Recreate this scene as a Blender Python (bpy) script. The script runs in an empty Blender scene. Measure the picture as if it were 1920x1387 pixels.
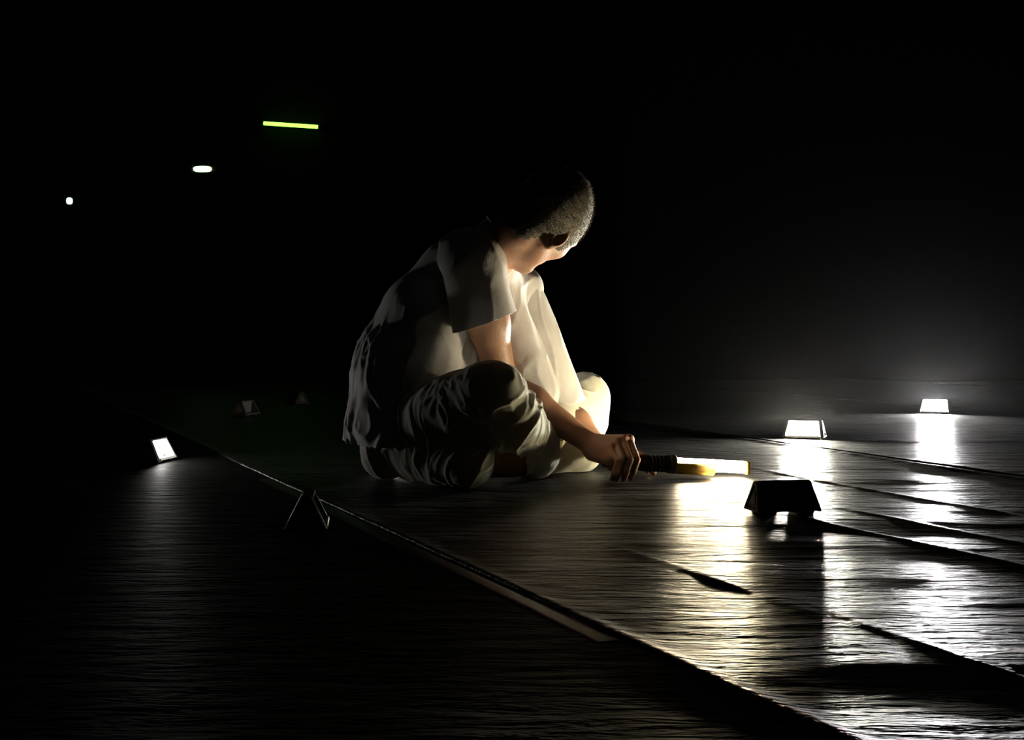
import bpy, bmesh, math, random
import numpy as np
from mathutils import Vector, Matrix

random.seed(7)
np.random.seed(7)
scene = bpy.context.scene
C = scene.collection

# ------------------------------------------------------------------ camera
FPX, CAM_H, HORIZON = 2700.0, 0.365, 610.0          # focal length in px of a 1920 wide frame
cam_data = bpy.data.cameras.new('camera')
cam = bpy.data.objects.new('camera', cam_data)
C.objects.link(cam)
cam_data.sensor_width = 36.0
cam_data.lens = 36.0 * FPX / 1920.0
cam_data.shift_y = -(693.5 - HORIZON) / 1920.0
cam_data.clip_end = 60
cam.location = (0, 0, CAM_H)
cam.rotation_euler = (math.pi / 2, 0, 0)
scene.camera = cam

# ------------------------------------------------------------------ world, exposure
world = bpy.data.worlds.new('dark_hall')
scene.world = world
world.use_nodes = True
world.node_tree.nodes['Background'].inputs[0].default_value = (1.0, .97, .90, 1)
world.node_tree.nodes['Background'].inputs[1].default_value = 0.002      # stray light of the dark hall
scene.view_settings.view_transform = 'Standard'
scene.view_settings.look = 'None'
scene.view_settings.exposure = 0.0
scene.view_settings.gamma = 1.0
scene.view_settings.use_curve_mapping = False
scene.cycles.max_bounces = 6
scene.cycles.diffuse_bounces = 3
scene.cycles.glossy_bounces = 3
scene.cycles.transmission_bounces = 3

# lamp radiances
L_STRIP = 420.0
L_RIGHT = 2800.0
L_FAR = 2900.0
L_BACK = 75.0
HAZE = 0.0017


def at(px, py, Y):
    """a point at distance Y from the camera plane"""
    return np.array([(px - 960.0) / FPX * Y, Y, CAM_H + (HORIZON - py) / FPX * Y])


# ------------------------------------------------------------------ materials
def new_mat(name):
    m = bpy.data.materials.new(name)
    m.use_nodes = True
    nt = m.node_tree
    return m, nt, nt.nodes, nt.links, nt.nodes['Principled BSDF']


def plain(name, col, rough=0.5, metal=0.0, noise=0.15, scale=40, bump=0.0, bscale=200, spec=0.5):
    m, nt, N, Lk, b = new_mat(name)
    tc = N.new('ShaderNodeTexCoord')
    nz = N.new('ShaderNodeTexNoise'); nz.inputs['Scale'].default_value = scale
    nz.inputs['Detail'].default_value = 4
    Lk.new(tc.outputs['Object'], nz.inputs['Vector'])
    rp = N.new('ShaderNodeValToRGB')
    rp.color_ramp.elements[0].color = tuple(c * (1 - noise) for c in col) + (1,)
    rp.color_ramp.elements[1].color = tuple(min(1, c * (1 + noise)) for c in col) + (1,)
    Lk.new(nz.outputs[0], rp.inputs[0])
    Lk.new(rp.outputs[0], b.inputs['Base Color'])
    b.inputs['Roughness'].default_value = rough
    b.inputs['Metallic'].default_value = metal
    b.inputs['Specular IOR Level'].default_value = spec
    if bump:
        n2 = N.new('ShaderNodeTexNoise'); n2.inputs['Scale'].default_value = bscale
        n2.inputs['Detail'].default_value = 3
        Lk.new(tc.outputs['Object'], n2.inputs['Vector'])
        bp = N.new('ShaderNodeBump'); bp.inputs['Strength'].default_value = 1.0
        bp.inputs['Distance'].default_value = bump
        Lk.new(n2.outputs[0], bp.inputs['Height'])
        Lk.new(bp.outputs[0], b.inputs['Normal'])
    return m


def cloth(name, col, trans=0.25, weave=0.0002, tcol=None):
    m, nt, N, Lk, b = new_mat(name)
    tc = N.new('ShaderNodeTexCoord')
    nz = N.new('ShaderNodeTexNoise'); nz.inputs['Scale'].default_value = 26; nz.inputs['Detail'].default_value = 6
    Lk.new(tc.outputs['Object'], nz.inputs['Vector'])
    rp = N.new('ShaderNodeValToRGB')
    rp.color_ramp.elements[0].color = tuple(c * .86 for c in col) + (1,)
    rp.color_ramp.elements[1].color = tuple(min(1, c * 1.08) for c in col) + (1,)
    Lk.new(nz.outputs[0], rp.inputs[0])
    n2 = N.new('ShaderNodeTexNoise'); n2.inputs['Scale'].default_value = 420; n2.inputs['Detail'].default_value = 2
    Lk.new(tc.outputs['Object'], n2.inputs['Vector'])
    n3 = N.new('ShaderNodeTexNoise'); n3.inputs['Scale'].default_value = 60; n3.inputs['Detail'].default_value = 5
    n3.inputs['Distortion'].default_value = 1.2
    Lk.new(tc.outputs['Object'], n3.inputs['Vector'])
    bp = N.new('ShaderNodeBump'); bp.inputs['Distance'].default_value = weave
    Lk.new(n2.outputs[0], bp.inputs['Height'])
    bp2 = N.new('ShaderNodeBump'); bp2.inputs['Distance'].default_value = 0.0009
    Lk.new(n3.outputs[0], bp2.inputs['Height']); Lk.new(bp.outputs[0], bp2.inputs['Normal'])
    b.inputs['Roughness'].default_value = 0.9
    b.inputs['Specular IOR Level'].default_value = 0.15
    b.inputs['Sheen Weight'].default_value = 0.25
    Lk.new(rp.outputs[0], b.inputs['Base Color'])
    Lk.new(bp2.outputs[0], b.inputs['Normal'])
    tr = N.new('ShaderNodeBsdfTranslucent')
    tr.inputs[0].default_value = (tcol or col) + (1,)
    Lk.new(bp2.outputs[0], tr.inputs['Normal'])
    mx = N.new('ShaderNodeMixShader'); mx.inputs[0].default_value = trans
    Lk.new(b.outputs[0], mx.inputs[1]); Lk.new(tr.outputs[0], mx.inputs[2])
    Lk.new(mx.outputs[0], N['Material Output'].inputs[0])
    return m


def glow(name, col, strength):
    m = bpy.data.materials.new(name); m.use_nodes = True
    N = m.node_tree.nodes; N.remove(N['Principled BSDF'])
    e = N.new('ShaderNodeEmission')
    e.inputs[0].default_value = col + (1,)
    e.inputs[1].default_value = strength
    m.node_tree.links.new(e.outputs[0], N['Material Output'].inputs[0])
    return m


def vinyl(name, base=0.010, rough=0.37, spec=0.20):
    m, nt, N, Lk, b = new_mat(name)
    tc = N.new('ShaderNodeTexCoord')
    mp = N.new('ShaderNodeMapping'); mp.inputs['Scale'].default_value = (0.26, 1, 1)
    Lk.new(tc.outputs['Object'], mp.inputs['Vector'])
    n1 = N.new('ShaderNodeTexNoise'); n1.inputs['Scale'].default_value = 26; n1.inputs['Detail'].default_value = 4
    n1.inputs['Roughness'].default_value = 0.62; n1.inputs['Distortion'].default_value = 0.4
    Lk.new(mp.outputs[0], n1.inputs['Vector'])
    n2 = N.new('ShaderNodeTexNoise'); n2.inputs['Scale'].default_value = 160; n2.inputs['Detail'].default_value = 3
    Lk.new(tc.outputs['Object'], n2.inputs['Vector'])
    b1 = N.new('ShaderNodeBump'); b1.inputs['Distance'].default_value = 0.015
    b2 = N.new('ShaderNodeBump'); b2.inputs['Distance'].default_value = 0.0005
    Lk.new(n1.outputs[0], b1.inputs['Height'])
    Lk.new(n2.outputs[0], b2.inputs['Height']); Lk.new(b1.outputs[0], b2.inputs['Normal'])
    # fine scuffs: thin dull scratches
    mp2 = N.new('ShaderNodeMapping'); mp2.inputs['Rotation'].default_value = (0, 0, 0.5); mp2.inputs['Scale'].default_value = (1, 7, 1)
    Lk.new(tc.outputs['Object'], mp2.inputs['Vector'])
    n3 = N.new('ShaderNodeTexNoise'); n3.inputs['Scale'].default_value = 9; n3.inputs['Detail'].default_value = 5
    Lk.new(mp2.outputs[0], n3.inputs['Vector'])
    rp = N.new('ShaderNodeMapRange'); rp.inputs[1].default_value = 0.35; rp.inputs[2].default_value = 0.7
    rp.inputs[3].default_value = rough - 0.04; rp.inputs[4].default_value = rough + 0.07
    Lk.new(n3.outputs[0], rp.inputs[0]); Lk.new(rp.outputs[0], b.inputs['Roughness'])
    cr = N.new('ShaderNodeValToRGB')
    cr.color_ramp.elements[0].position = .45; cr.color_ramp.elements[0].color = (base * .8, base * .8, base * .85, 1)
    cr.color_ramp.elements[1].position = .8; cr.color_ramp.elements[1].color = (base * 1.6, base * 1.5, base * 1.4, 1)
    Lk.new(n3.outputs[0], cr.inputs[0]); Lk.new(cr.outputs[0], b.inputs['Base Color'])
    b.inputs['Specular IOR Level'].default_value = spec
    Lk.new(b2.outputs[0], b.inputs['Normal'])
    return m


M_VINYL = vinyl('black_vinyl')
M_VINYL_MATT = vinyl('matt_black_vinyl', .003, .55, .03)
M_BASE = plain('black_stage_board', (.006, .006, .006), .8)
M_WALL = plain('black_drape', (.009, .009, .0095), .95, noise=.3, scale=3, spec=.05)
M_TAPE = plain('black_tape', (.02, .019, .018), .38, bump=.0004, bscale=90)
M_HOUSE = plain('charcoal_plastic', (.06, .058, .052), .55, bump=.0003, bscale=500)
M_CAP = plain('grey_plastic', (.07, .07, .065), .45)
M_EMBLEM = plain('pale_plastic', (.22, .21, .19), .5)
M_RUBBER = plain('black_rubber', (.012, .012, .012), .7)
M_LIP = plain('white_plastic', (.75, .75, .72), .35, noise=.03)
M_YELLOW = plain('amber_plastic', (.78, .45, .05), .4, noise=.05)
M_SHIRT = cloth('white_cotton', (.74, .73, .73), .08)
M_TROUSER = cloth('pale_linen', (.68, .68, .58), .10, tcol=(.70, .62, .22))
M_SKIN = plain('skin', (.48, .27, .18), .5, noise=.12, scale=60, bump=.0008, bscale=220)
sb = M_SKIN.node_tree.nodes['Principled BSDF']
sb.inputs['Subsurface Weight'].default_value = 0.25
sb.inputs['Subsurface Radius'].default_value = (1.0, .3, .15)
sb.inputs['Subsurface Scale'].default_value = 0.008
M_HAIR = plain('grey_hair', (.17, .15, .112), .6, noise=.35, scale=160, bump=.003, bscale=420)
M_EYE = plain('eye_white', (.75, .74, .72), .2, noise=.02)


# ------------------------------------------------------------------ mesh helpers
def obj(name, me, mat=None, parent=None):
    if isinstance(me, bmesh.types.BMesh):
        bm = me
        me = bpy.data.meshes.new(name)
        bm.to_mesh(me); bm.free()
    o = bpy.data.objects.new(name, me)
    C.objects.link(o)
    if mat is not None and not me.materials:
        me.materials.append(mat)
    if parent is not None:
        o.parent = parent
    return o


def smooth(me, flag=True):
    me.polygons.foreach_set('use_smooth', [flag] * len(me.polygons))


def tag(o, label=None, cat=None, group=None, kind=None):
    if label: o['label'] = label
    if cat: o['category'] = cat
    if group: o['group'] = group
    if kind: o['kind'] = kind
    return o


def empty(name, loc=(0, 0, 0), rz=0.0):
    o = bpy.data.objects.new(name, None)
    C.objects.link(o)
    o.location = loc; o.rotation_euler = (0, 0, rz)
    o.empty_display_size = .05
    return o


def hull_box(bot, top, z0, z1, bevel=0.003, seg=2):
    """frustum: bot/top = (x0,x1,y0,y1)"""
    bm = bmesh.new()
    vs = [bm.verts.new((x, y, z0)) for x, y in ((bot[0], bot[2]), (bot[1], bot[2]), (bot[1], bot[3]), (bot[0], bot[3]))]
    vt = [bm.verts.new((x, y, z1)) for x, y in ((top[0], top[2]), (top[1], top[2]), (top[1], top[3]), (top[0], top[3]))]
    bm.faces.new(vs[::-1]); bm.faces.new(vt)
    for i in range(4):
        j = (i + 1) % 4
        bm.faces.new((vs[i], vs[j], vt[j], vt[i]))
    if bevel:
        bmesh.ops.bevel(bm, geom=bm.edges[:], offset=bevel, segments=seg, affect='EDGES', profile=.6)
    return bm


def lathe_x(profile, n=28):
    """surface of revolution about X; profile = [(x, r), ...]"""
    bm = bmesh.new()
    rings = []
    for x, r in profile:
        rings.append([bm.verts.new((x, r * math.cos(2 * math.pi * k / n), r * math.sin(2 * math.pi * k / n))) for k in range(n)])
    for a, b in zip(rings[:-1], rings[1:]):
        for k in range(n):
            bm.faces.new((a[k], a[(k + 1) % n], b[(k + 1) % n], b[k]))
    bm.faces.new(rings[0][::-1]); bm.faces.new(rings[-1])
    for f in bm.faces: f.smooth = True
    bmesh.ops.recalc_face_normals(bm, faces=bm.faces[:])
    return bm


# ------------------------------------------------------------------ numpy noise
def _hash(i, j, k, seed):
    h = (i * 374761393 + j * 668265263 + k * 1274126177 + seed * 974711) & 0xFFFFFFFF
    h = ((h ^ (h >> 13)) * 1274126177) & 0xFFFFFFFF
    return ((h ^ (h >> 16)) & 0xFFFF) / 65535.0


def vnoise(P, seed=0):
    P = np.asarray(P, dtype=np.float64)
    I = np.floor(P).astype(np.int64); F = P - I
    F = F * F * F * (F * (F * 6 - 15) + 10)
    r = 0
    for dx in (0, 1):
        wx = F[:, 0] if dx else 1 - F[:, 0]
        for dy in (0, 1):
            wy = F[:, 1] if dy else 1 - F[:, 1]
            for dz in (0, 1):
                wz = F[:, 2] if dz else 1 - F[:, 2]
                r = r + wx * wy * wz * _hash(I[:, 0] + dx, I[:, 1] + dy, I[:, 2] + dz, seed)
    return r * 2 - 1


def fbm(P, seed=0, oct=3):
    r, a = 0, 1.0
    for o in range(oct):
        r = r + a * vnoise(P * 2 ** o, seed + o); a *= .5
    return r


# ------------------------------------------------------------------ signed distance modelling
class SDF:
    def __init__(self):
        self.ops = []

    def cap(self, a, b, ra, rb=None, k=0.02, ys=None, sub=False):
        """tapered capsule; ys=(w, s): squeezed by s along w (a body wider along w)"""
        self.ops.append(('cap', np.array(a, float), np.array(b, float), ra, ra if rb is None else rb, k, ys, sub))

    def ell(self, c, r, R=None, k=0.02, sub=False):
        """R: 3x3 with the ellipsoid's axes as rows"""
        self.ops.append(('ell', np.array(c, float), np.array(r, float), np.eye(3) if R is None else np.array(R, float), None, k, None, sub))

    def __call__(self, P):
        d = np.full(len(P), 1.0)
        for op in self.ops:
            kind, k, sub = op[0], op[5], op[7]
            if kind == 'cap':
                a, b, ra, rb, ys = op[1], op[2], op[3], op[4], op[6]
                s = 1.0
                if ys: s = ys[1]
                cen = (a + b) / 2
                rad = np.linalg.norm(b - a) / 2 + max(ra, rb) / s + .05 + k
            else:
                cen, rad = op[1], op[2].max() + .05 + k
            idx = np.nonzero(((P - cen) ** 2).sum(1) < rad * rad)[0]
            if not len(idx): continue
            Q = P[idx]
            if kind == 'cap':
                if ys:
                    wd = ys[0]
                    Q = Q - (1 - s) * ((Q - a) @ wd)[:, None] * wd
                    b = b - (1 - s) * ((b - a) @ wd) * wd
                ba = b - a; L2 = max(1e-9, ba @ ba)
                t = np.clip(((Q - a) @ ba) / L2, 0, 1)
                e = np.sqrt(((Q - a - t[:, None] * ba) ** 2).sum(1)) - (ra + (rb - ra) * t)
            else:
                q = (Q - op[1]) @ op[3].T
                k0 = np.sqrt(((q / op[2]) ** 2).sum(1)); k1 = np.sqrt(((q / op[2] ** 2) ** 2).sum(1)) + 1e-9
                e = k0 * (k0 - 1) / k1
            c = d[idx]
            if sub:
                h = np.clip(.5 - .5 * (c + e) / k, 0, 1)
                d[idx] = c + (-e - c) * h + k * h * (1 - h)
            else:
                h = np.clip(.5 + .5 * (e - c) / k, 0, 1)
                d[idx] = e + (c - e) * h - k * h * (1 - h)
        return d


def surface(f, lo, hi, step):
    """sparse surface nets -> verts, quads"""
    lo = np.array(lo, float); hi = np.array(hi, float)
    B = 6
    n = (np.ceil((hi - lo) / step / B).astype(int)) * B + 1
    nb = (n - 1) // B
    g = [lo[i] + (np.arange(nb[i]) + .5) * B * step for i in range(3)]
    cc = np.stack(np.meshgrid(*g, indexing='ij'), -1).reshape(-1, 3)
    dc = f(cc).reshape(nb)
    act = np.abs(dc) < B * step * 1.25
    D = np.where(np.repeat(np.repeat(np.repeat(dc, B, 0), B, 1), B, 2) < 0, -1.0, 1.0).astype(np.float32)
    D = np.pad(D, ((0, 1),) * 3, mode='edge')
    bi = np.argwhere(act)
    off = np.stack(np.meshgrid(*(np.arange(B + 1),) * 3, indexing='ij'), -1).reshape(-1, 3)
    for s in range(0, len(bi), 1500):
        ii = (bi[s:s + 1500, None, :] * B + off[None]).reshape(-1, 3)
        D[ii[:, 0], ii[:, 1], ii[:, 2]] = f(lo + ii * step)
    S = D < 0
    cnt = np.zeros(tuple(n - 1), np.int8)
    for dx in (0, 1):
        for dy in (0, 1):
            for dz in (0, 1):
                cnt += S[dx:n[0] - 1 + dx, dy:n[1] - 1 + dy, dz:n[2] - 1 + dz]
    A = np.argwhere((cnt > 0) & (cnt < 8))
    ids = np.full(tuple(n - 1), -1, np.int32)
    ids[A[:, 0], A[:, 1], A[:, 2]] = np.arange(len(A))
    corners = np.array([(x, y, z) for x in (0, 1) for y in (0, 1) for z in (0, 1)])
    val = np.stack([D[A[:, 0] + c[0], A[:, 1] + c[1], A[:, 2] + c[2]] for c in corners], 1).astype(float)
    acc = np.zeros((len(A), 3)); num = np.zeros(len(A))
    for p in range(8):
        for q in range(p + 1, 8):
            if np.abs(corners[p] - corners[q]).sum() != 1: continue
            m = (val[:, p] < 0) != (val[:, q] < 0)
            t = val[m, p] / (val[m, p] - val[m, q])
            acc[m] += corners[p] + t[:, None] * (corners[q] - corners[p]); num[m] += 1
    V = lo + (A + acc / num[:, None]) * step
    quads = []
    for ax in range(3):
        o1, o2 = (ax + 1) % 3, (ax + 2) % 3
        sl0 = [slice(None)] * 3; sl1 = [slice(None)] * 3
        sl0[ax] = slice(0, -1); sl1[ax] = slice(1, None)
        a, b = S[tuple(sl0)], S[tuple(sl1)]
        E = np.argwhere(a != b)
        E = E[(E[:, o1] > 0) & (E[:, o2] > 0) & (E[:, o1] < n[o1] - 1) & (E[:, o2] < n[o2] - 1)]
        ins = S[E[:, 0], E[:, 1], E[:, 2]]
        def cell(d1, d2):
            c = E.copy(); c[:, o1] -= d1; c[:, o2] -= d2
            return ids[c[:, 0], c[:, 1], c[:, 2]]
        q = np.stack([cell(1, 1), cell(0, 1), cell(0, 0), cell(1, 0)], 1)
        q[~ins] = q[~ins][:, ::-1]
        quads.append(q)
    Q = np.concatenate(quads)
    return V, Q[(Q >= 0).all(1)]


def to_mesh(name, V, Q, sm=True):
    me = bpy.data.meshes.new(name)
    me.vertices.add(len(V)); me.vertices.foreach_set('co', np.asarray(V, np.float32).ravel())
    me.loops.add(Q.size); me.loops.foreach_set('vertex_index', Q.astype(np.int32).ravel())
    me.polygons.add(len(Q))
    me.polygons.foreach_set('loop_start', np.arange(len(Q), dtype=np.int32) * Q.shape[1])
    me.polygons.foreach_set('loop_total', np.full(len(Q), Q.shape[1], np.int32))
    me.update(calc_edges=True); me.validate()
    if sm: smooth(me)
    return me


def grad(f, V, e=.002):
    g = np.stack([f(V + np.eye(3)[i] * e) - f(V - np.eye(3)[i] * e) for i in range(3)], 1)
    return g / (np.linalg.norm(g, axis=1, keepdims=True) + 1e-9)


def cut(me, co, no, sel):
    """cuts away what lies beyond the plane for the faces whose centre passes sel"""
    bm = bmesh.new(); bm.from_mesh(me)
    fs = [f for f in bm.faces if sel(f.calc_center_median())]
    geom = set(fs)
    for f in fs:
        geom.update(f.edges); geom.update(f.verts)
    r = bmesh.ops.bisect_plane(bm, geom=list(geom), plane_co=Vector(co), plane_no=Vector(no), dist=1e-5, clear_outer=True)
    bm.to_mesh(me); bm.free()
    smooth(me)
    return me


def relax(V, Q, it=2):
    n = len(V)
    e = np.concatenate([Q[:, [0, 1]], Q[:, [1, 2]], Q[:, [2, 3]], Q[:, [3, 0]]])
    cnt = np.bincount(e[:, 0], minlength=n) + np.bincount(e[:, 1], minlength=n)
    for _ in range(it):
        S = np.stack([np.bincount(e[:, 0], V[e[:, 1], i], n) + np.bincount(e[:, 1], V[e[:, 0], i], n) for i in range(3)], 1)
        V = V * .5 + .5 * S / cnt[:, None]
    return V


# ------------------------------------------------------------------ setting
SU = np.array([-.371, .928])          # along the vinyl rolls
SN = np.array([.928, .371])           # across them


def floor_h(n, u):
    """relief of the laid vinyl: long wrinkles along the rolls and gentle billows"""
    P = np.stack([n * 1.0, u * 1.0, np.zeros_like(n)], 1)
    wob = .02 * vnoise(P * 1.7, 3)
    def ridge(c, h, w, u0, u1, soft=.18):
        x = (n + wob - c) / w
        g = np.exp(-x * x)
        e = 1 / (1 + np.exp(-(u - u0) / soft * 4)) / (1 + np.exp((u - u1) / soft * 4))
        return h * g * e
    z = np.zeros_like(n)
    z += ridge(1.03, .0018, .010, 1.62, 2.15, .25)
    z += ridge(1.055, .0015, .009, .8, 1.50, .3)
    z += ridge(1.535, .0021, .010, 1.2, 2.40)
    z += ridge(1.70, .0019, .010, 1.6, 2.42)
    z += ridge(2.40, .0045, .016, 2.2, 4.2)
    z += ridge(1.95, .0016, .010, 2.2, 3.2)
    X = n * SN[0] + u * SU[0]; Y = n * SN[1] + u * SU[1]
    PX = np.stack([X * 2.2, Y * 7.0, np.zeros_like(n)], 1)
    z += .0010 * (fbm(PX, 11, 3)) * np.clip((n - .70) / .1, .3, 1)
    z += .0007 * vnoise(np.stack([X * .9, Y * 1.4, X * 0], 1), 21)
    return z


def sheet(n0, n1, u0, u1, dn, du, lift=0.0):
    a = np.linspace(n0, n1, max(2, int(round((n1 - n0) / dn)) + 1))
    c = np.linspace(u0, u1, max(2, int(round((u1 - u0) / du)) + 1))
    NN, UU = np.meshgrid(a, c, indexing='ij')
    n, u = NN.ravel(), UU.ravel()
    z = floor_h(n, u)
    wob = .15 * vnoise(np.stack([u * 1.3, n * 0, n * 0 + 5], 1), 8)
    # the edges of a roll stand up a little
    z += (.0042 + .002 * wob) * np.exp(-((n - n0) / .018) ** 2) + .001 * np.exp(-((n1 - n) / .02) ** 2)
    X = n * SN[0] + u * SU[0]; Y = n * SN[1] + u * SU[1]
    V = np.stack([X, Y, np.maximum(z, -.0045)], 1)
    # edge flange turned down to the board along n0
    k = len(c)
    idx = np.arange(len(V)).reshape(len(a), k)
    Q = np.stack([idx[:-1, :-1], idx[1:, :-1], idx[1:, 1:], idx[:-1, 1:]], -1).reshape(-1, 4)
    E1 = V[idx[0]].copy(); E1[:, :2] -= SN * .0025; E1[:, 2] -= .0022
    E2 = E1.copy(); E2[:, :2] += SN * .001; E2[:, 2] = -.006
    b = len(V); V = np.concatenate([V, E1, E2])
    r1 = b + np.arange(k); r2 = r1 + k
    Q = np.concatenate([Q, np.stack([r1[:-1], idx[0][:-1], idx[0][1:], r1[1:]], -1), np.stack([r2[:-1], r1[:-1], r1[1:], r2[1:]], -1)])
    return to_mesh('vinyl_sheet', V, Q)


# the board floor under the rolls
bm = hull_box((-7, 7, -1.5, 10.5), (-7, 7, -1.5, 10.5), -.1, -.006, 0)
floor = tag(obj('floor', bm, M_BASE), 'black stage floor of overlapping glossy vinyl rolls', kind='structure')
obj('vinyl_sheet', sheet(-.96, .742, -.5, 10.0, .02, .02), M_VINYL_MATT, floor)
obj('vinyl_sheet', sheet(.745, 2.44, -.2, 9.8, .008, .012), M_VINYL, floor)
obj('vinyl_sheet', sheet(2.443, 4.14, -.2, 9.0, .016, .018), M_VINYL, floor)
obj('vinyl_sheet', sheet(-2.66, -.963, .2, 10.0, .04, .04), M_VINYL_MATT, floor)
obj('vinyl_sheet', sheet(4.143, 5.84, .5, 8.4, .05, .05), M_VINYL, floor)
obj('vinyl_sheet', sheet(-4.36, -2.663, 1.0, 7.5, .05, .05), M_VINYL_MATT, floor)
obj('vinyl_sheet', sheet(5.843, 7.54, 1.5, 7.6, .05, .05), M_VINYL, floor)


def tape(n0, n1, u0, u1):
    c = np.linspace(u0, u1, 160)
    prof = np.array([(0, .0), (.06, .0012), (.3, .002), (.7, .002), (.94, .0014), (1, .0)])
    V = []
    for t, z in prof:
        n = n0 + (n1 - n0) * t + .004 * np.sin(c * 2.3)
        V.append(np.stack([n * SN[0] + c * SU[0], n * SN[1] + c * SU[1], z + floor_h(np.full_like(c, n0 + (n1 - n0) * t), c)], 1))
    V = np.concatenate(V); k = len(c)
    idx = np.arange(len(V)).reshape(len(prof), k)
    Q = np.stack([idx[:-1, :-1], idx[1:, :-1], idx[1:, 1:], idx[:-1, 1:]], -1).reshape(-1, 4)
    return to_mesh('seam_tape', V, Q)


obj('seam_tape', tape(.706, .737, 1.5, 3.4), M_TAPE, floor)


def wall(name, x0, x1, y0, y1, h=4.2):
    tag(obj(name, hull_box((x0, x1, y0, y1), (x0, x1, y0, y1), 0.0, h, 0), M_WALL), kind='structure')


wall('wall_back', -7, 7, 10.0, 10.2)
wall('wall_left', -7.2, -7, -1.5, 10.2)
wall('wall_right', 7, 7.2, -1.5, 10.2)

# ------------------------------------------------------------------ prism lamps
LW, LD, LH = .131, .074, .056      # length, depth, height


def make_lamp(loc, face, lit_mat, label):
    """face = heading (x, y) that the light panel points to; local -Y is the lit side"""
    rz = math.atan2(face[1], face[0]) + math.pi / 2
    root = empty('prism_lamp', (loc[0], loc[1], 0), rz)
    tag(root, label, 'lamp', 'prism lamps set around the stage floor')
    z0 = .005
    hw, hd = LW / 2, LD / 2
    # wedge-shaped back of the housing; the front is an open recess between the end caps
    bm = hull_box((-hw + .005, hw - .005, .001, hd), (-hw + .011, hw - .011, -.005, .008), z0, z0 + LH, .0035, 3)
    for f in bm.faces: f.smooth = True
    obj('housing', bm, M_HOUSE, root)
    obj('base_plate', hull_box((-hw + .004, hw - .004, -hd + .002, .002), (-hw + .004, hw - .004, -hd + .002, .002), z0, z0 + .005, .001), M_HOUSE, root)
    # end caps: rounded triangles leaning in, with a raised triangular rim
    for s in (-1, 1):
        bm = bmesh.new()
        def tri(sc, x_out, z_lift=0.0):
            pts = []
            base = [(-hd, z0), (hd, z0), (.008, z0 + LH), (-.010, z0 + LH)]
            cy, cz = 0, z0 + LH * .42
            for y, z in base:
                yy = cy + (y - cy) * sc; zz = cz + (z - cz) * sc
                x = hw - .0005 - .010 * (zz - z0) / LH + x_out
                pts.append(bm.verts.new((s * x, yy, zz)))
            return pts
        r0 = tri(1.03, -.008); r1 = tri(1.03, -.001); r2 = tri(.93, .0022); r3 = tri(.74, .0022); r4 = tri(.70, -.001)
        for A, B_ in ((r0, r1), (r1, r2), (r2, r3), (r3, r4)):
            for i in range(4):
                bm.faces.new((A[i], A[(i + 1) % 4], B_[(i + 1) % 4], B_[i]))
        bm.faces.new(r4); bm.faces.new(r0)
        bmesh.ops.recalc_face_normals(bm, faces=bm.faces[:])
        cap_ = obj('end_cap', bm, M_CAP, root)
        bm = bmesh.new()
        tri_in = tri(.46, -.001); tri_up = tri(.40, .0016)
        for i in range(4):
            bm.faces.new((tri_in[i], tri_in[(i + 1) % 4], tri_up[(i + 1) % 4], tri_up[i]))
        bm.faces.new(tri_up)
        bmesh.ops.recalc_face_normals(bm, faces=bm.faces[:])
        obj('emblem', bm, M_EMBLEM, cap_)
    # recessed diffuser under the ridge, front lip pale on lit lamps, coloured dark on unlit ones to look unlit
    obj('light_panel', hull_box((-.041, .041, -.0050, .003), (-.043, .043, -.0090, .000), z0 + .005, z0 + LH - .004, .0012), lit_mat, root)
    obj('ridge_hood', hull_box((-hw + .012, hw - .012, -.014, .004), (-hw + .013, hw - .013, -.012, .006), z0 + LH - .0035, z0 + LH + .0008, .001), M_HOUSE, root)
    obj('front_lip', hull_box((-.054, .054, -hd - .002, -hd + .004), (-.054, .054, -hd - .001, -hd + .004), z0 + .001, z0 + .0075, .001), M_HOUSE if lit_mat is M_OFF else M_LIP, root)
    for s in (-1, 1):
        x0 = s * (hw - .026)
        obj('foot', hull_box((x0 - .013, x0 + .013, -hd + .008, hd - .008), (x0 - .015, x0 + .015, -hd + .006, hd - .006), -.0005, z0 + .002, .001), M_RUBBER, root)
    return root


def _shift(bm, dx):
    for v in bm.verts: v.co.x += dx
    return bm


G_RIGHT = glow('cool_led_right', (1.0, .96, .80), L_RIGHT)
G_FAR = glow('cool_led_far', (1.0, .97, .95), L_FAR)
G_BACK = glow('cool_led_back', (1.0, .98, .92), L_BACK)
M_OFF = plain('unlit_diffuser', (.16, .155, .145), .35, noise=.05)


def ground(px, py):
    Y = FPX * CAM_H / (py - HORIZON)
    return ((px - 960) / FPX * Y, Y)


make_lamp(ground(1467, 960), (-.24, .97), M_OFF, 'dark prism lamp in front of the glowing wand, its back to the viewer')
make_lamp(ground(1508, 822), (-.33, -.94), G_RIGHT, 'prism lamp with a bright rectangular face shining behind the wand')
make_lamp(ground(1754, 775), (-.40, -.92), G_FAR, 'farthest prism lamp at right, glaring toward the viewer')
make_lamp(ground(291, 864), (.985, -.14), G_BACK, 'prism lamp left of the seated person, glowing on its right side')
make_lamp(ground(460, 779), (.75, -.2), M_OFF, 'small unlit prism lamp far behind, left of the seated person')
make_lamp(ground(557, 758), (.9, .5), M_OFF, 'small unlit prism lamp farthest back, just left of the seated person')
make_lamp(ground(576, 987), (.99, .10), M_OFF, 'barely visible dark prism lamp on the near left floor')

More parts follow.
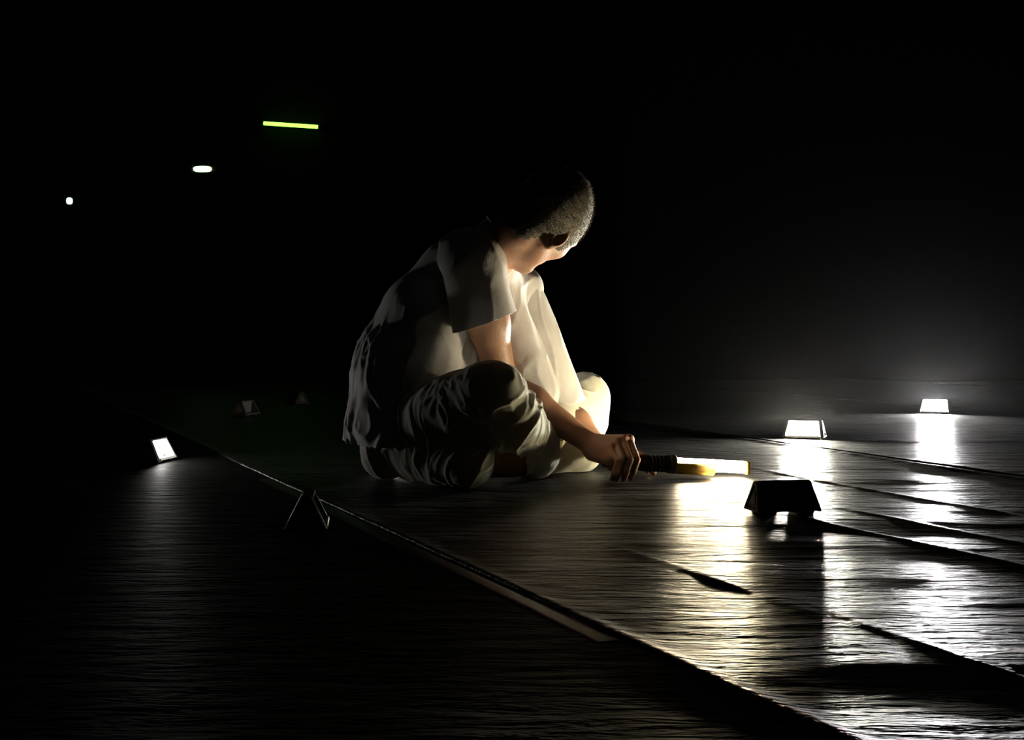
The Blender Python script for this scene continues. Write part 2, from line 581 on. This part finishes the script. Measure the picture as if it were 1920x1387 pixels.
# ------------------------------------------------------------------ hand lamp (wand)
W0 = np.array([.212, 3.372, .0480]); W1 = np.array([.562, 3.450, .0240])
axis = Vector(W1 - W0); WL = axis.length
wand = empty('wand_lamp', tuple(W0))
wand.rotation_mode = 'QUATERNION'
wand.rotation_quaternion = axis.to_track_quat('X', 'Z')
tag(wand, 'hand-held wand lamp with a glowing bar, gripped by the seated person', 'lamp')
obj('handle', lathe_x([(-.004, .004), (0, .011), (.004, .0140), (.05, .0145), (.080, .0155), (.092, .0195), (.108, .0205), (.114, .0185), (.150, .0195), (.165, .0215), (.170, .0215)]), M_RUBBER, wand)
for k in range(4):
    x = .116 + k * .009
    obj('grip_ring', lathe_x([(x, .0180), (x + .0015, .0206), (x + .004, .0206), (x + .0055, .0180)]), M_RUBBER, wand)
# half-round head housing, amber underneath, and the glowing bar on top
def half_tube(x0, x1, r, a0, a1, n=14, rim=.003):
    bm = bmesh.new()
    rows = []
    for x in (x0, x1):
        out = [bm.verts.new((x, r * math.cos(a0 + (a1 - a0) * i / n), r * math.sin(a0 + (a1 - a0) * i / n))) for i in range(n + 1)]
        inn = [bm.verts.new((x, (r - rim) * math.cos(a0 + (a1 - a0) * i / n), (r - rim) * math.sin(a0 + (a1 - a0) * i / n))) for i in range(n + 1)]
        rows.append((out, inn))
    (o0, i0), (o1, i1) = rows
    for i in range(n):
        bm.faces.new((o0[i], o0[i + 1], o1[i + 1], o1[i])); bm.faces.new((i0[i], i1[i], i1[i + 1], i0[i + 1]))
        bm.faces.new((o0[i], i0[i], i0[i + 1], o0[i + 1])); bm.faces.new((o1[i], o1[i + 1], i1[i + 1], i1[i]))
    bm.faces.new((o0[0], o1[0], i1[0], i0[0])); bm.faces.new((o0[n], i0[n], i1[n], o1[n]))
    bmesh.ops.recalc_face_normals(bm, faces=bm.faces[:])
    for f in bm.faces: f.smooth = True
    return bm
obj('head_housing', half_tube(.165, WL - .085, .0225, math.radians(165), math.radians(375)), M_YELLOW, wand)
obj('neck_collar', lathe_x([(.160, .014), (.163, .0225), (.176, .0228), (.179, .0215), (.179, .012)]), M_HOUSE, wand)
obj('end_cap', hull_box((WL - .006, WL + .004, -.018, .018), (WL - .006, WL + .003, -.014, .014), -.015, .0155, .003), M_YELLOW, wand)
G_STRIP = glow('warm_led_bar', (1.0, .84, .53), L_STRIP)
bm = hull_box((.180, WL - .004, -.017, .017), (.182, WL - .006, -.013, .013), -.012, .0150, .004, 2)
obj('glowing_bar', bm, G_STRIP, wand)

# ------------------------------------------------------------------ seated person
def V3(*a): return np.array(a, float)


# head frame: x right ear, y face, z crown
HC = at(1026, 408, 3.29)
u0, r0, f0 = V3(.70, 0, .71), V3(.71, 0, -.70), V3(0, 1, 0)
yaw, nod = math.radians(38), math.radians(12)
fy = math.cos(yaw) * f0 + math.sin(yaw) * r0
rx = math.cos(yaw) * r0 - math.sin(yaw) * f0
uz = math.cos(nod) * u0 + math.sin(nod) * fy
fy = math.cos(nod) * fy - math.sin(nod) * u0
HR = np.stack([rx, fy, uz])           # rows


def H(x, y, z): return HC + x * rx + y * fy + z * uz


SH_R, EL_R, WR_R = V3(-.088, 3.285, .515), V3(-.024, 3.455, .230), V3(.187, 3.432, .083)
SH_L, EL_L, WR_L = V3(.015, 3.62, .455), V3(.125, 3.60, .150), V3(.215, 3.515, .062)
PEL = V3(-.262, 3.50, .115)
HIP_R, KN_R, AN_R = V3(-.235, 3.41, .115), V3(-.045, 3.12, .222), V3(.055, 3.42, .062)
HIP_L, KN_L, AN_L = V3(-.235, 3.60, .115), V3(.185, 3.72, .176), V3(-.005, 3.34, .055)
SPINE = [V3(-.268, 3.5, .10), V3(-.252, 3.5, .26), V3(-.205, 3.49, .385), V3(-.130, 3.47, .485), V3(-.045, 3.45, .545)]
NECK = V3(-.030, 3.41, .560)

body = SDF()
WIDE = V3(-.31, .951, 0)          # from right to left shoulder
ysq = (WIDE, .62)
for (p, q), (r1_, r2_) in zip(zip(SPINE[:-1], SPINE[1:]), ((.095, .090), (.090, .085), (.085, .078), (.078, .05))):
    body.cap(p, q, r1_, r2_, k=.03, ys=ysq)
body.cap(SPINE[3], SH_R, .05, .048, k=.03); body.cap(SPINE[3], SH_L, .05, .048, k=.03)
# arms
for sh, el, wr in ((SH_R, EL_R, WR_R), (SH_L, EL_L, WR_L)):
    mid = (sh + el) / 2
    body.cap(sh, mid, .049, .046, k=.03); body.cap(mid, el, .046, .036, k=.03)
    m2 = el + (wr - el) * .35
    body.cap(el, m2, .036, .039, k=.02); body.cap(m2, wr, .039, .0245, k=.02)
# legs
for hp, kn, an in ((HIP_R, KN_R, AN_R), (HIP_L, KN_L, AN_L)):
    body.cap(hp, kn, .075, .048, k=.03)
    m2 = kn + (an - kn) * .35
    body.cap(kn, m2, .046, .046, k=.02); body.cap(m2, an, .046, .033, k=.02)
# feet with toes
def foot(an, toe, side, flat):
    d = (toe - an); L_ = np.linalg.norm(d); d = d / L_
    heel = an - d * .035 + V3(0, 0, -.012)
    body.cap(an, heel, .030, .026, k=.02)
    ball = an + d * (L_ * .72); ball[2] -= .010
    body.cap(an, ball, .032, .024, k=.02); body.cap(heel, ball, .024, .022, k=.02)
    s = np.cross(d, flat); s /= np.linalg.norm(s)
    for i, (o, l, r) in enumerate(((-.030, .052, .0115), (-.012, .050, .0085), (.002, .045, .008), (.015, .038, .0075), (.027, .030, .007))):
        b0 = ball + s * o * side + d * -.012
        body.cap(b0, b0 + d * l + V3(0, 0, -.002), r * 1.25, r, k=.006)
foot(AN_L, V3(-.165, 3.245, .045), 1, V3(.3, -.6, .7))
foot(AN_R, V3(.075, 3.60, .050), -1, V3(0, .3, .9))
# neck and head
body.cap(NECK + V3(-.02, 0, -.03), H(0, -.028, -.06), .060, .055, k=.04)
HJ = len(body.ops)


def head_ops(s, grow=0.0, face=True):
    s.ell(H(0, -.014, .028), V3(.074, .094, .088) + grow, HR, k=.02)
    s.ell(H(0, .012, .0), V3(.069, .080, .075) + grow, HR, k=.03)
    s.ell(H(0, .036, -.035), V3(.056, .050, .075) + grow, HR, k=.03)
    if not face: return
    for x in (-1, 1):
        s.cap(H(x * .052, .0, -.055), H(x * .016, .070, -.098), .014, .014, k=.025)
        s.ell(H(x * .040, .058, -.022), (.020, .022, .018), HR, k=.02)
        s.cap(H(x * .010, .088, .022), H(x * .042, .074, .020), .010, .009, k=.015)
        s.ell(H(x * .031, .090, .004), (.015, .013, .010), HR, k=.012, sub=True)
        s.ell(H(x * .031, .074, .004), (.0135, .0125, .0125), HR, k=.004)
        s.ell(H(x * .012, .098, -.030), (.010, .010, .008), HR, k=.008)
        # ear: shell, scooped, with lobe and helix
        c = H(x * .076, -.008, -.020)
        tilt = np.stack([rx * x * .80 - fy * .6, fy * .80 + rx * x * .6, uz])
        tilt = tilt / np.linalg.norm(tilt, axis=1, keepdims=True)
        s.ell(c, (.0075, .018, .030), tilt, k=.008)
        s.ell(c + tilt[0] * .007 + fy * .002, (.006, .0115, .019), tilt, k=.004, sub=True)
        s.ell(H(x * .074, -.002, -.046), (.006, .008, .010), HR, k=.006)
    s.cap(H(0, .090, .012), H(0, .108, -.024), .008, .012, k=.012)
    s.cap(H(-.018, .084, -.058), H(.018, .084, -.058), .009, k=.010)
    s.cap(H(-.016, .085, -.067), H(.016, .085, -.067), .008, k=.006)
    s.cap(H(-.02, .096, -.0625), H(.02, .096, -.0625), .0025, k=.003, sub=True)
    s.ell(H(0, .076, -.098), (.022, .018, .018), HR, k=.02)


head_ops(body)

# right hand closed over the wand
MCP = [V3(0.2318, 3.3660, 0.0761), V3(0.2451, 3.3784, 0.0884), V3(0.2606, 3.3887, 0.0946), V3(0.2760, 3.3990, 0.0946)]
PIP = [V3(0.2451, 3.3290, 0.0529), V3(0.2565, 3.3279, 0.0580), V3(0.2730, 3.3310, 0.0560), V3(0.2894, 3.3393, 0.0539)]
DIP = [V3(0.2369, 3.3300, 0.0251), V3(0.2462, 3.3259, 0.0251), V3(0.2637, 3.3290, 0.0251), V3(0.2812, 3.3372, 0.0271)]
TIP = [V3(0.2328, 3.3496, 0.0081), V3(0.2420, 3.3485, 0.0070), V3(0.2596, 3.3516, 0.0070), V3(0.2771, 3.3599, 0.0091)]
FR = [.0078, .0086, .0090, .0088]
for i in range(4):
    wr = WR_R + V3(.004, -.012 + i * .008, -.002)
    body.cap(wr, MCP[i], .019, .0125, k=.014)
for i in range(4):
    body.cap(MCP[i], PIP[i], FR[i] * 1.12, FR[i], k=.004)
    body.cap(PIP[i], DIP[i], FR[i], FR[i] * .93, k=.003)
    body.cap(DIP[i], TIP[i], FR[i] * .93, FR[i] * .78, k=.003)
    body.ell(MCP[i] + V3(.002, -.002, .004), (.0095, .0095, .009), k=.006)
body.cap(WR_R + V3(.006, -.012, -.020), V3(0.2287, 3.3599, 0.0519), .021, .016, k=.016)      # heel of the hand
body.cap(V3(0.2009, 3.4454, 0.0663), V3(0.2431, 3.4217, 0.0642), .019, .014, k=.014)               # thumb
body.cap(V3(0.2431, 3.4217, 0.0642), V3(0.2833, 3.4052, 0.0642), .0125, .0105, k=.006)
body.cap(V3(0.2833, 3.4052, 0.0642), V3(0.3152, 3.3949, 0.0539), .0105, .0085, k=.004)
# left hand steadying the floor behind the wand
hl = WR_L
for i in range(4):
    m = V3(.262 + .003 * i, 3.500 - i * .016, .036 + (0, .003, .003, 0)[i])
    body.cap(hl + V3(.004, .012 - i * .008, -.004), m, .017, .012, k=.014)
    p = m + V3(.034, -.004, .002); t1 = p + V3(.022, -.003, -.013); t2 = t1 + V3(.012, -.002, -.013)
    body.cap(m, p, .0095, .0085, k=.004); body.cap(p, t1, .0085, .008, k=.003); body.cap(t1, t2, .008, .007, k=.003)
body.cap(hl + V3(0, -.015, -.006), V3(.240, 3.462, .026), .014, .011, k=.012)
body.cap(V3(.240, 3.462, .026), V3(.268, 3.452, .015), .010, .009, k=.004)

V, Q = surface(body, (-.42, 2.98, -.01), (.36, 3.86, .80), .0028)
V = relax(V, Q, 1)
V[:, 2] = np.maximum(V[:, 2], .001)
person = obj('person', to_mesh('person', V, Q), M_SKIN)
tag(person, 'person in white shirt sitting cross-legged, head bowed over a glowing wand', 'person')

# eyes (hidden from here by the bowed head)
for x in (-1, 1):
    bm = bmesh.new()
    bmesh.ops.create_uvsphere(bm, u_segments=16, v_segments=10, radius=.0115)
    for f in bm.faces: f.smooth = True
    bmesh.ops.translate(bm, verts=bm.verts[:], vec=Vector(H(x * .031, .0775, .004)))
    obj('eye', bm, M_EYE, person)

# hair: close crop over the skull with a fuzz of short strands
hs = SDF(); hs.cap(NECK + V3(-.02, 0, -.03), H(0, -.028, -.06), .0625, .0585, k=.04); head_ops(hs, .0035, False)
Vh, Qh = surface(hs, HC - .16, HC + .16, .004)
Vh = relax(Vh, Qh, 1)


def hairline(L):
    x, y, z = L[:, 0], L[:, 1], L[:, 2]
    back = np.interp(y, (-.12, -.045, -.03, .012, .020, .034, .060, .080), (-.098, -.090, -.030, -.006, -.035, -.030, .040, .062))
    return z - back


cen = Vh[Qh].mean(1)
keep = hairline((cen - HC) @ HR.T + .004 * np.stack([vnoise(cen * 160, 5)] * 3, 1)) > 0
Qk = Qh[keep]
used = np.unique(Qk); remap = np.full(len(Vh), -1); remap[used] = np.arange(len(used))
hair = obj('hair', to_mesh('hair', Vh[used], remap[Qk]), M_HAIR, person)
sel = cen[keep]; nrm = grad(hs, sel)
pick = np.random.randint(0, len(sel), 9000)
root_ = sel[pick] + np.random.normal(0, .0016, (9000, 3))
lean = nrm[pick] + .55 * (-uz * .6 + fy * .3) + np.random.normal(0, .30, (9000, 3))
lean /= np.linalg.norm(lean, axis=1, keepdims=True)
side = np.cross(lean, np.random.normal(0, 1, (9000, 3))); side /= np.linalg.norm(side, axis=1, keepdims=True)
ln = np.random.uniform(.003, .007, (9000, 1)); w = .00045
sv = np.stack([root_ - side * w, root_ + side * w, root_ + lean * ln], 1).reshape(-1, 3)
sq = np.arange(len(sv)).reshape(-1, 3)
fuzz = obj('hair_strands', to_mesh('hair_strands', sv, sq, False), M_HAIR, hair)
fuzz['kind'] = 'stuff'

# ---- shirt
sh = SDF()
for (p, q), (r1_, r2_) in zip(zip(SPINE[:-1], SPINE[1:]), ((.127, .120), (.120, .104), (.104, .088), (.088, .056))):
    sh.cap(p, q, r1_, r2_, k=.03, ys=(WIDE, .64))
sh.cap(SPINE[4], NECK + V3(.03, 0, .035), .066, .060, k=.03)
sh.cap(SPINE[3] + V3(.01, 0, .02), SH_R + V3(0, .01, -.005), .060, .062, k=.03)
sh.cap(SPINE[3] + V3(.02, 0, .0), SH_L, .060, .060, k=.03)
SLV_R = V3(-.058, 3.300, .350)
SLV_L = EL_L + (SH_L - EL_L) * .02
slr = SDF(); slr.cap(SH_R + V3(-.02, .03, .012), SH_R, .060, .064, k=.03); slr.cap(SH_R, SLV_R, .064, .076, k=.035)
sll = SDF(); sll.cap(SH_L, SLV_L, .060, .066, k=.035)
# loose front hanging from the chest into the lap
sh.cap(V3(-.045, 3.50, .47), V3(.035, 3.53, .20), .055, .080, k=.06)
sh.cap(V3(-.15, 3.50, .36), V3(-.09, 3.52, .18), .09, .10, k=.05)


def folds(V, seed, dirv, long, fine, amp):
    """ridged creases running along dirv"""
    d = np.array(dirv, float); d /= np.linalg.norm(d)
    t = V @ d
    perp = V - t[:, None] * d
    warp = np.stack([vnoise(V * 7, seed), vnoise(V * 7, seed + 1), vnoise(V * 7, seed + 2)], 1) * .05
    P = (perp + warp) * fine + (t * long)[:, None] * d
    r = 1 - np.abs(vnoise(P, seed + 5)) * 1.6
    return amp * np.clip(r, 0, 1) ** 2.2


def shirt_piece(f, lo, hi, sleeve=False):
    Vs, Qs = surface(f, lo, hi, .0036)
    Vs = relax(Vs, Qs, 2)
    N_ = grad(f, Vs)
    am = .55 + .45 * vnoise(Vs * 6, 77)
    if sleeve:
        disp = folds(Vs, 33, (.15, .1, -.95), 4, 20, .007) * am + .004 * vnoise(Vs * 9, 91)
    else:
        disp = folds(Vs, 31, (.35, 0, .94), 4, 22, .007) * (.5 + .5 * am) + .0035 * vnoise(Vs * 9, 90) + folds(Vs, 51, (.5, .3, -.8), 6, 30, .003) * am
        upper = np.clip((Vs[:, 2] - .36) / .12, 0, 1)
        disp = disp * (1 - .8 * upper * (Vs[:, 0] < -.06))
        # deeper drapery on the low back
        low = np.clip((.42 - Vs[:, 2]) / .25, 0, 1) * np.clip((-.20 - Vs[:, 0]) / .04, 0, 1)
        disp += low * folds(Vs, 63, (.1, 0, 1), 2.5, 24, .013)
    return to_mesh('shirt', relax(Vs + N_ * disp[:, None], Qs, 2), Qs)


me = shirt_piece(sh, (-.46, 3.05, -.05), (.30, 3.86, .76))
me = cut(me, (-.022, 3.45, .558), (.86, 0, .5), lambda c: c.z > .50 and c.x > -.12 and abs(c.y - 3.45) < .15)
me = cut(me, (0, 0, .082), (0, 0, -1), lambda c: True)
mr = shirt_piece(slr, SH_R - .26, SH_R + .16, True)
mr = cut(mr, SLV_R + V3(-.01, 0, .022), Vector(SLV_R - SH_R).normalized() + Vector((.16, 0, 0)), lambda c: True)
ml = shirt_piece(sll, (-.12, 3.45, .0), (.30, 3.80, .60), True)
ml = cut(ml, SLV_L, Vector(SLV_L - SH_L).normalized(), lambda c: True)
bm = bmesh.new()
for m_ in (me, mr, ml): bm.from_mesh(m_)
me = bpy.data.meshes.new('shirt'); bm.to_mesh(me); bm.free(); smooth(me)
shirt = obj('shirt', me, M_SHIRT, person)
sm = shirt.modifiers.new('thickness', 'SOLIDIFY'); sm.thickness = .0016; sm.offset = -1

# ---- trousers
tr = SDF()
tr.ell(PEL + V3(.005, 0, .01), (.112, .175, .105), k=.03)
tr.cap(V3(-.295, 3.42, .068), V3(-.295, 3.58, .068), .066, k=.03)
tr.cap(HIP_R, KN_R, .098, .066, k=.03)
tr.cap(HIP_L, KN_L, .098, .064, k=.03)
tr.cap(KN_R, AN_R, .064, .058, k=.018)
tr.cap(KN_L, AN_L, .064, .055, k=.018)
tr.cap(KN_R + V3(.045, .05, -.065), AN_R + V3(-.01, -.03, .03), .060, .050, k=.03)      # slack of the right leg
tr.cap(KN_L + V3(.0, -.03, -.05), V3(.155, 3.62, .055), .062, .050, k=.03)              # slack of the left leg lying on the floor
tr.cap(V3(.155, 3.62, .055), V3(.05, 3.50, .05), .050, .046, k=.03)
tr.cap(V3(.085, 3.575, .045), V3(.178, 3.60, .050), .050, .046, k=.03)
tr.cap(HIP_R + V3(.02, -.06, -.05), V3(-.10, 3.21, .06), .065, .055, k=.04)             # cloth under the near thigh
Vt, Qt = surface(tr, (-.46, 2.98, -.06), (.34, 3.88, .36), .0036)
Vt = relax(Vt, Qt, 2)
Nt = grad(tr, Vt)
am = .55 + .45 * vnoise(Vt * 7, 177)
kneeR = np.exp(-(((Vt - (KN_R + V3(.03, .08, -.07))) ** 2).sum(1)) / .018)
disp = folds(Vt, 131, (.25, .1, -.95), 5, 26, .006) * am + .003 * vnoise(Vt * 14, 190)
disp += kneeR * folds(Vt, 151, (.45, .25, .85), 4, 30, .015)
hipR = np.exp(-(((Vt - V3(-.22, 3.33, .13)) ** 2).sum(1)) / .012)
disp += hipR * folds(Vt, 171, (-.1, .3, .95), 5, 46, .008)
Vt = relax(Vt + Nt * disp[:, None], Qt, 2)
Vt[:, 2] = np.maximum(Vt[:, 2], .0015)
me = to_mesh('trousers', Vt, Qt)
ax = Vector(AN_L - KN_L).normalized()
me = cut(me, AN_L + (KN_L - AN_L) * .06, ax, lambda c: (c - Vector(AN_L)).length < .10 and c.x < .03)
ax = Vector(AN_R - KN_R).normalized()
me = cut(me, AN_R + V3(0.02, .02, 0), ax, lambda c: (c - Vector(AN_R)).length < .085 and c.y > 3.42 and c.x > .02)
trousers = obj('trousers', me, M_TROUSER, person)

# ------------------------------------------------------------------ green lights on the far wall
G_GREEN = glow('green_led', (.26, 1.0, .07), 3.4)
G_GREENW = glow('pale_green_led', (.60, 1.0, .45), 4.0)
G_DOT = glow('white_green_led', (.55, 1.0, .75), 4.0)
YB = 9.9
a, b = at(493, 231, YB), at(598, 238, YB)
bar = empty('green_light_bar', tuple((a + b) / 2))
bar.rotation_euler = (0, math.atan2(-(b - a)[2], (b - a)[0]), 0)
L_ = float(np.linalg.norm(b - a))
tag(bar, 'thin glowing green light bar high on the dark back wall', 'light')
obj('tube', lathe_x([(-L_ / 2 + .004, .006), (-L_ / 2 + .006, .013), (L_ / 2 - .006, .013), (L_ / 2 - .004, .006)], 14), G_GREEN, bar)
for s in (-1, 1):
    obj('end_clip', _shift(hull_box((-.006, .006, -.02, .1), (-.006, .006, -.02, .1), -.020, .020, .002), s * (L_ / 2 + .002)), M_RUBBER, bar)


def spot(name, px, py, w, h, mat, label):
    c = at(px, py, YB)
    r = empty(name, tuple(c)); tag(r, label, 'light')
    w, h = w * YB / FPX / 2, h * YB / FPX / 2
    for nm, s, y0, y1, m_ in (('bezel', 1.5, .03, .10, M_CAP), ('lens', 1.0, .015, .035, mat)):
        bm = bmesh.new(); n = 24; rings = []
        for y, k in ((y1, 1), (y0 + .006, 1), (y0, .8)):
            rings.append([bm.verts.new((w * s * k * math.copysign(abs(math.cos(t)) ** .7, math.cos(t)), y, h * s * k * math.copysign(abs(math.sin(t)) ** .7, math.sin(t)))) for t in (2 * math.pi * i / n for i in range(n))])
        for A, B_ in zip(rings[:-1], rings[1:]):
            for i in range(n): bm.faces.new((A[i], A[(i + 1) % n], B_[(i + 1) % n], B_[i]))
        bm.faces.new(rings[-1]); bm.faces.new(rings[0])
        bmesh.ops.recalc_face_normals(bm, faces=bm.faces[:])
        obj(nm, bm, m_, r)


spot('oval_light', 378, 316, 34, 11, G_GREENW, 'small oval pale green light on the back wall, left of the bar')
spot('indicator_light', 128, 376, 11, 12, G_DOT, 'tiny round white-green light on the back wall at far left')

# ------------------------------------------------------------------ stage haze
if HAZE > 0:
    bm = hull_box((.32, 6.8, 3.86, 9.75), (.32, 6.8, 3.86, 9.75), .068, 2.6, 0)
    m = bpy.data.materials.new('thin_haze'); m.use_nodes = True
    N = m.node_tree.nodes; N.remove(N['Principled BSDF'])
    vs = N.new('ShaderNodeVolumeScatter'); vs.inputs['Density'].default_value = HAZE
    vs.inputs['Anisotropy'].default_value = .82
    m.node_tree.links.new(vs.outputs[0], N['Material Output'].inputs['Volume'])
    hz = obj('stage_haze', bm, m)
    tag(hz, 'thin haze hanging in the air around the two bright lamps at right', 'haze', kind='stuff')
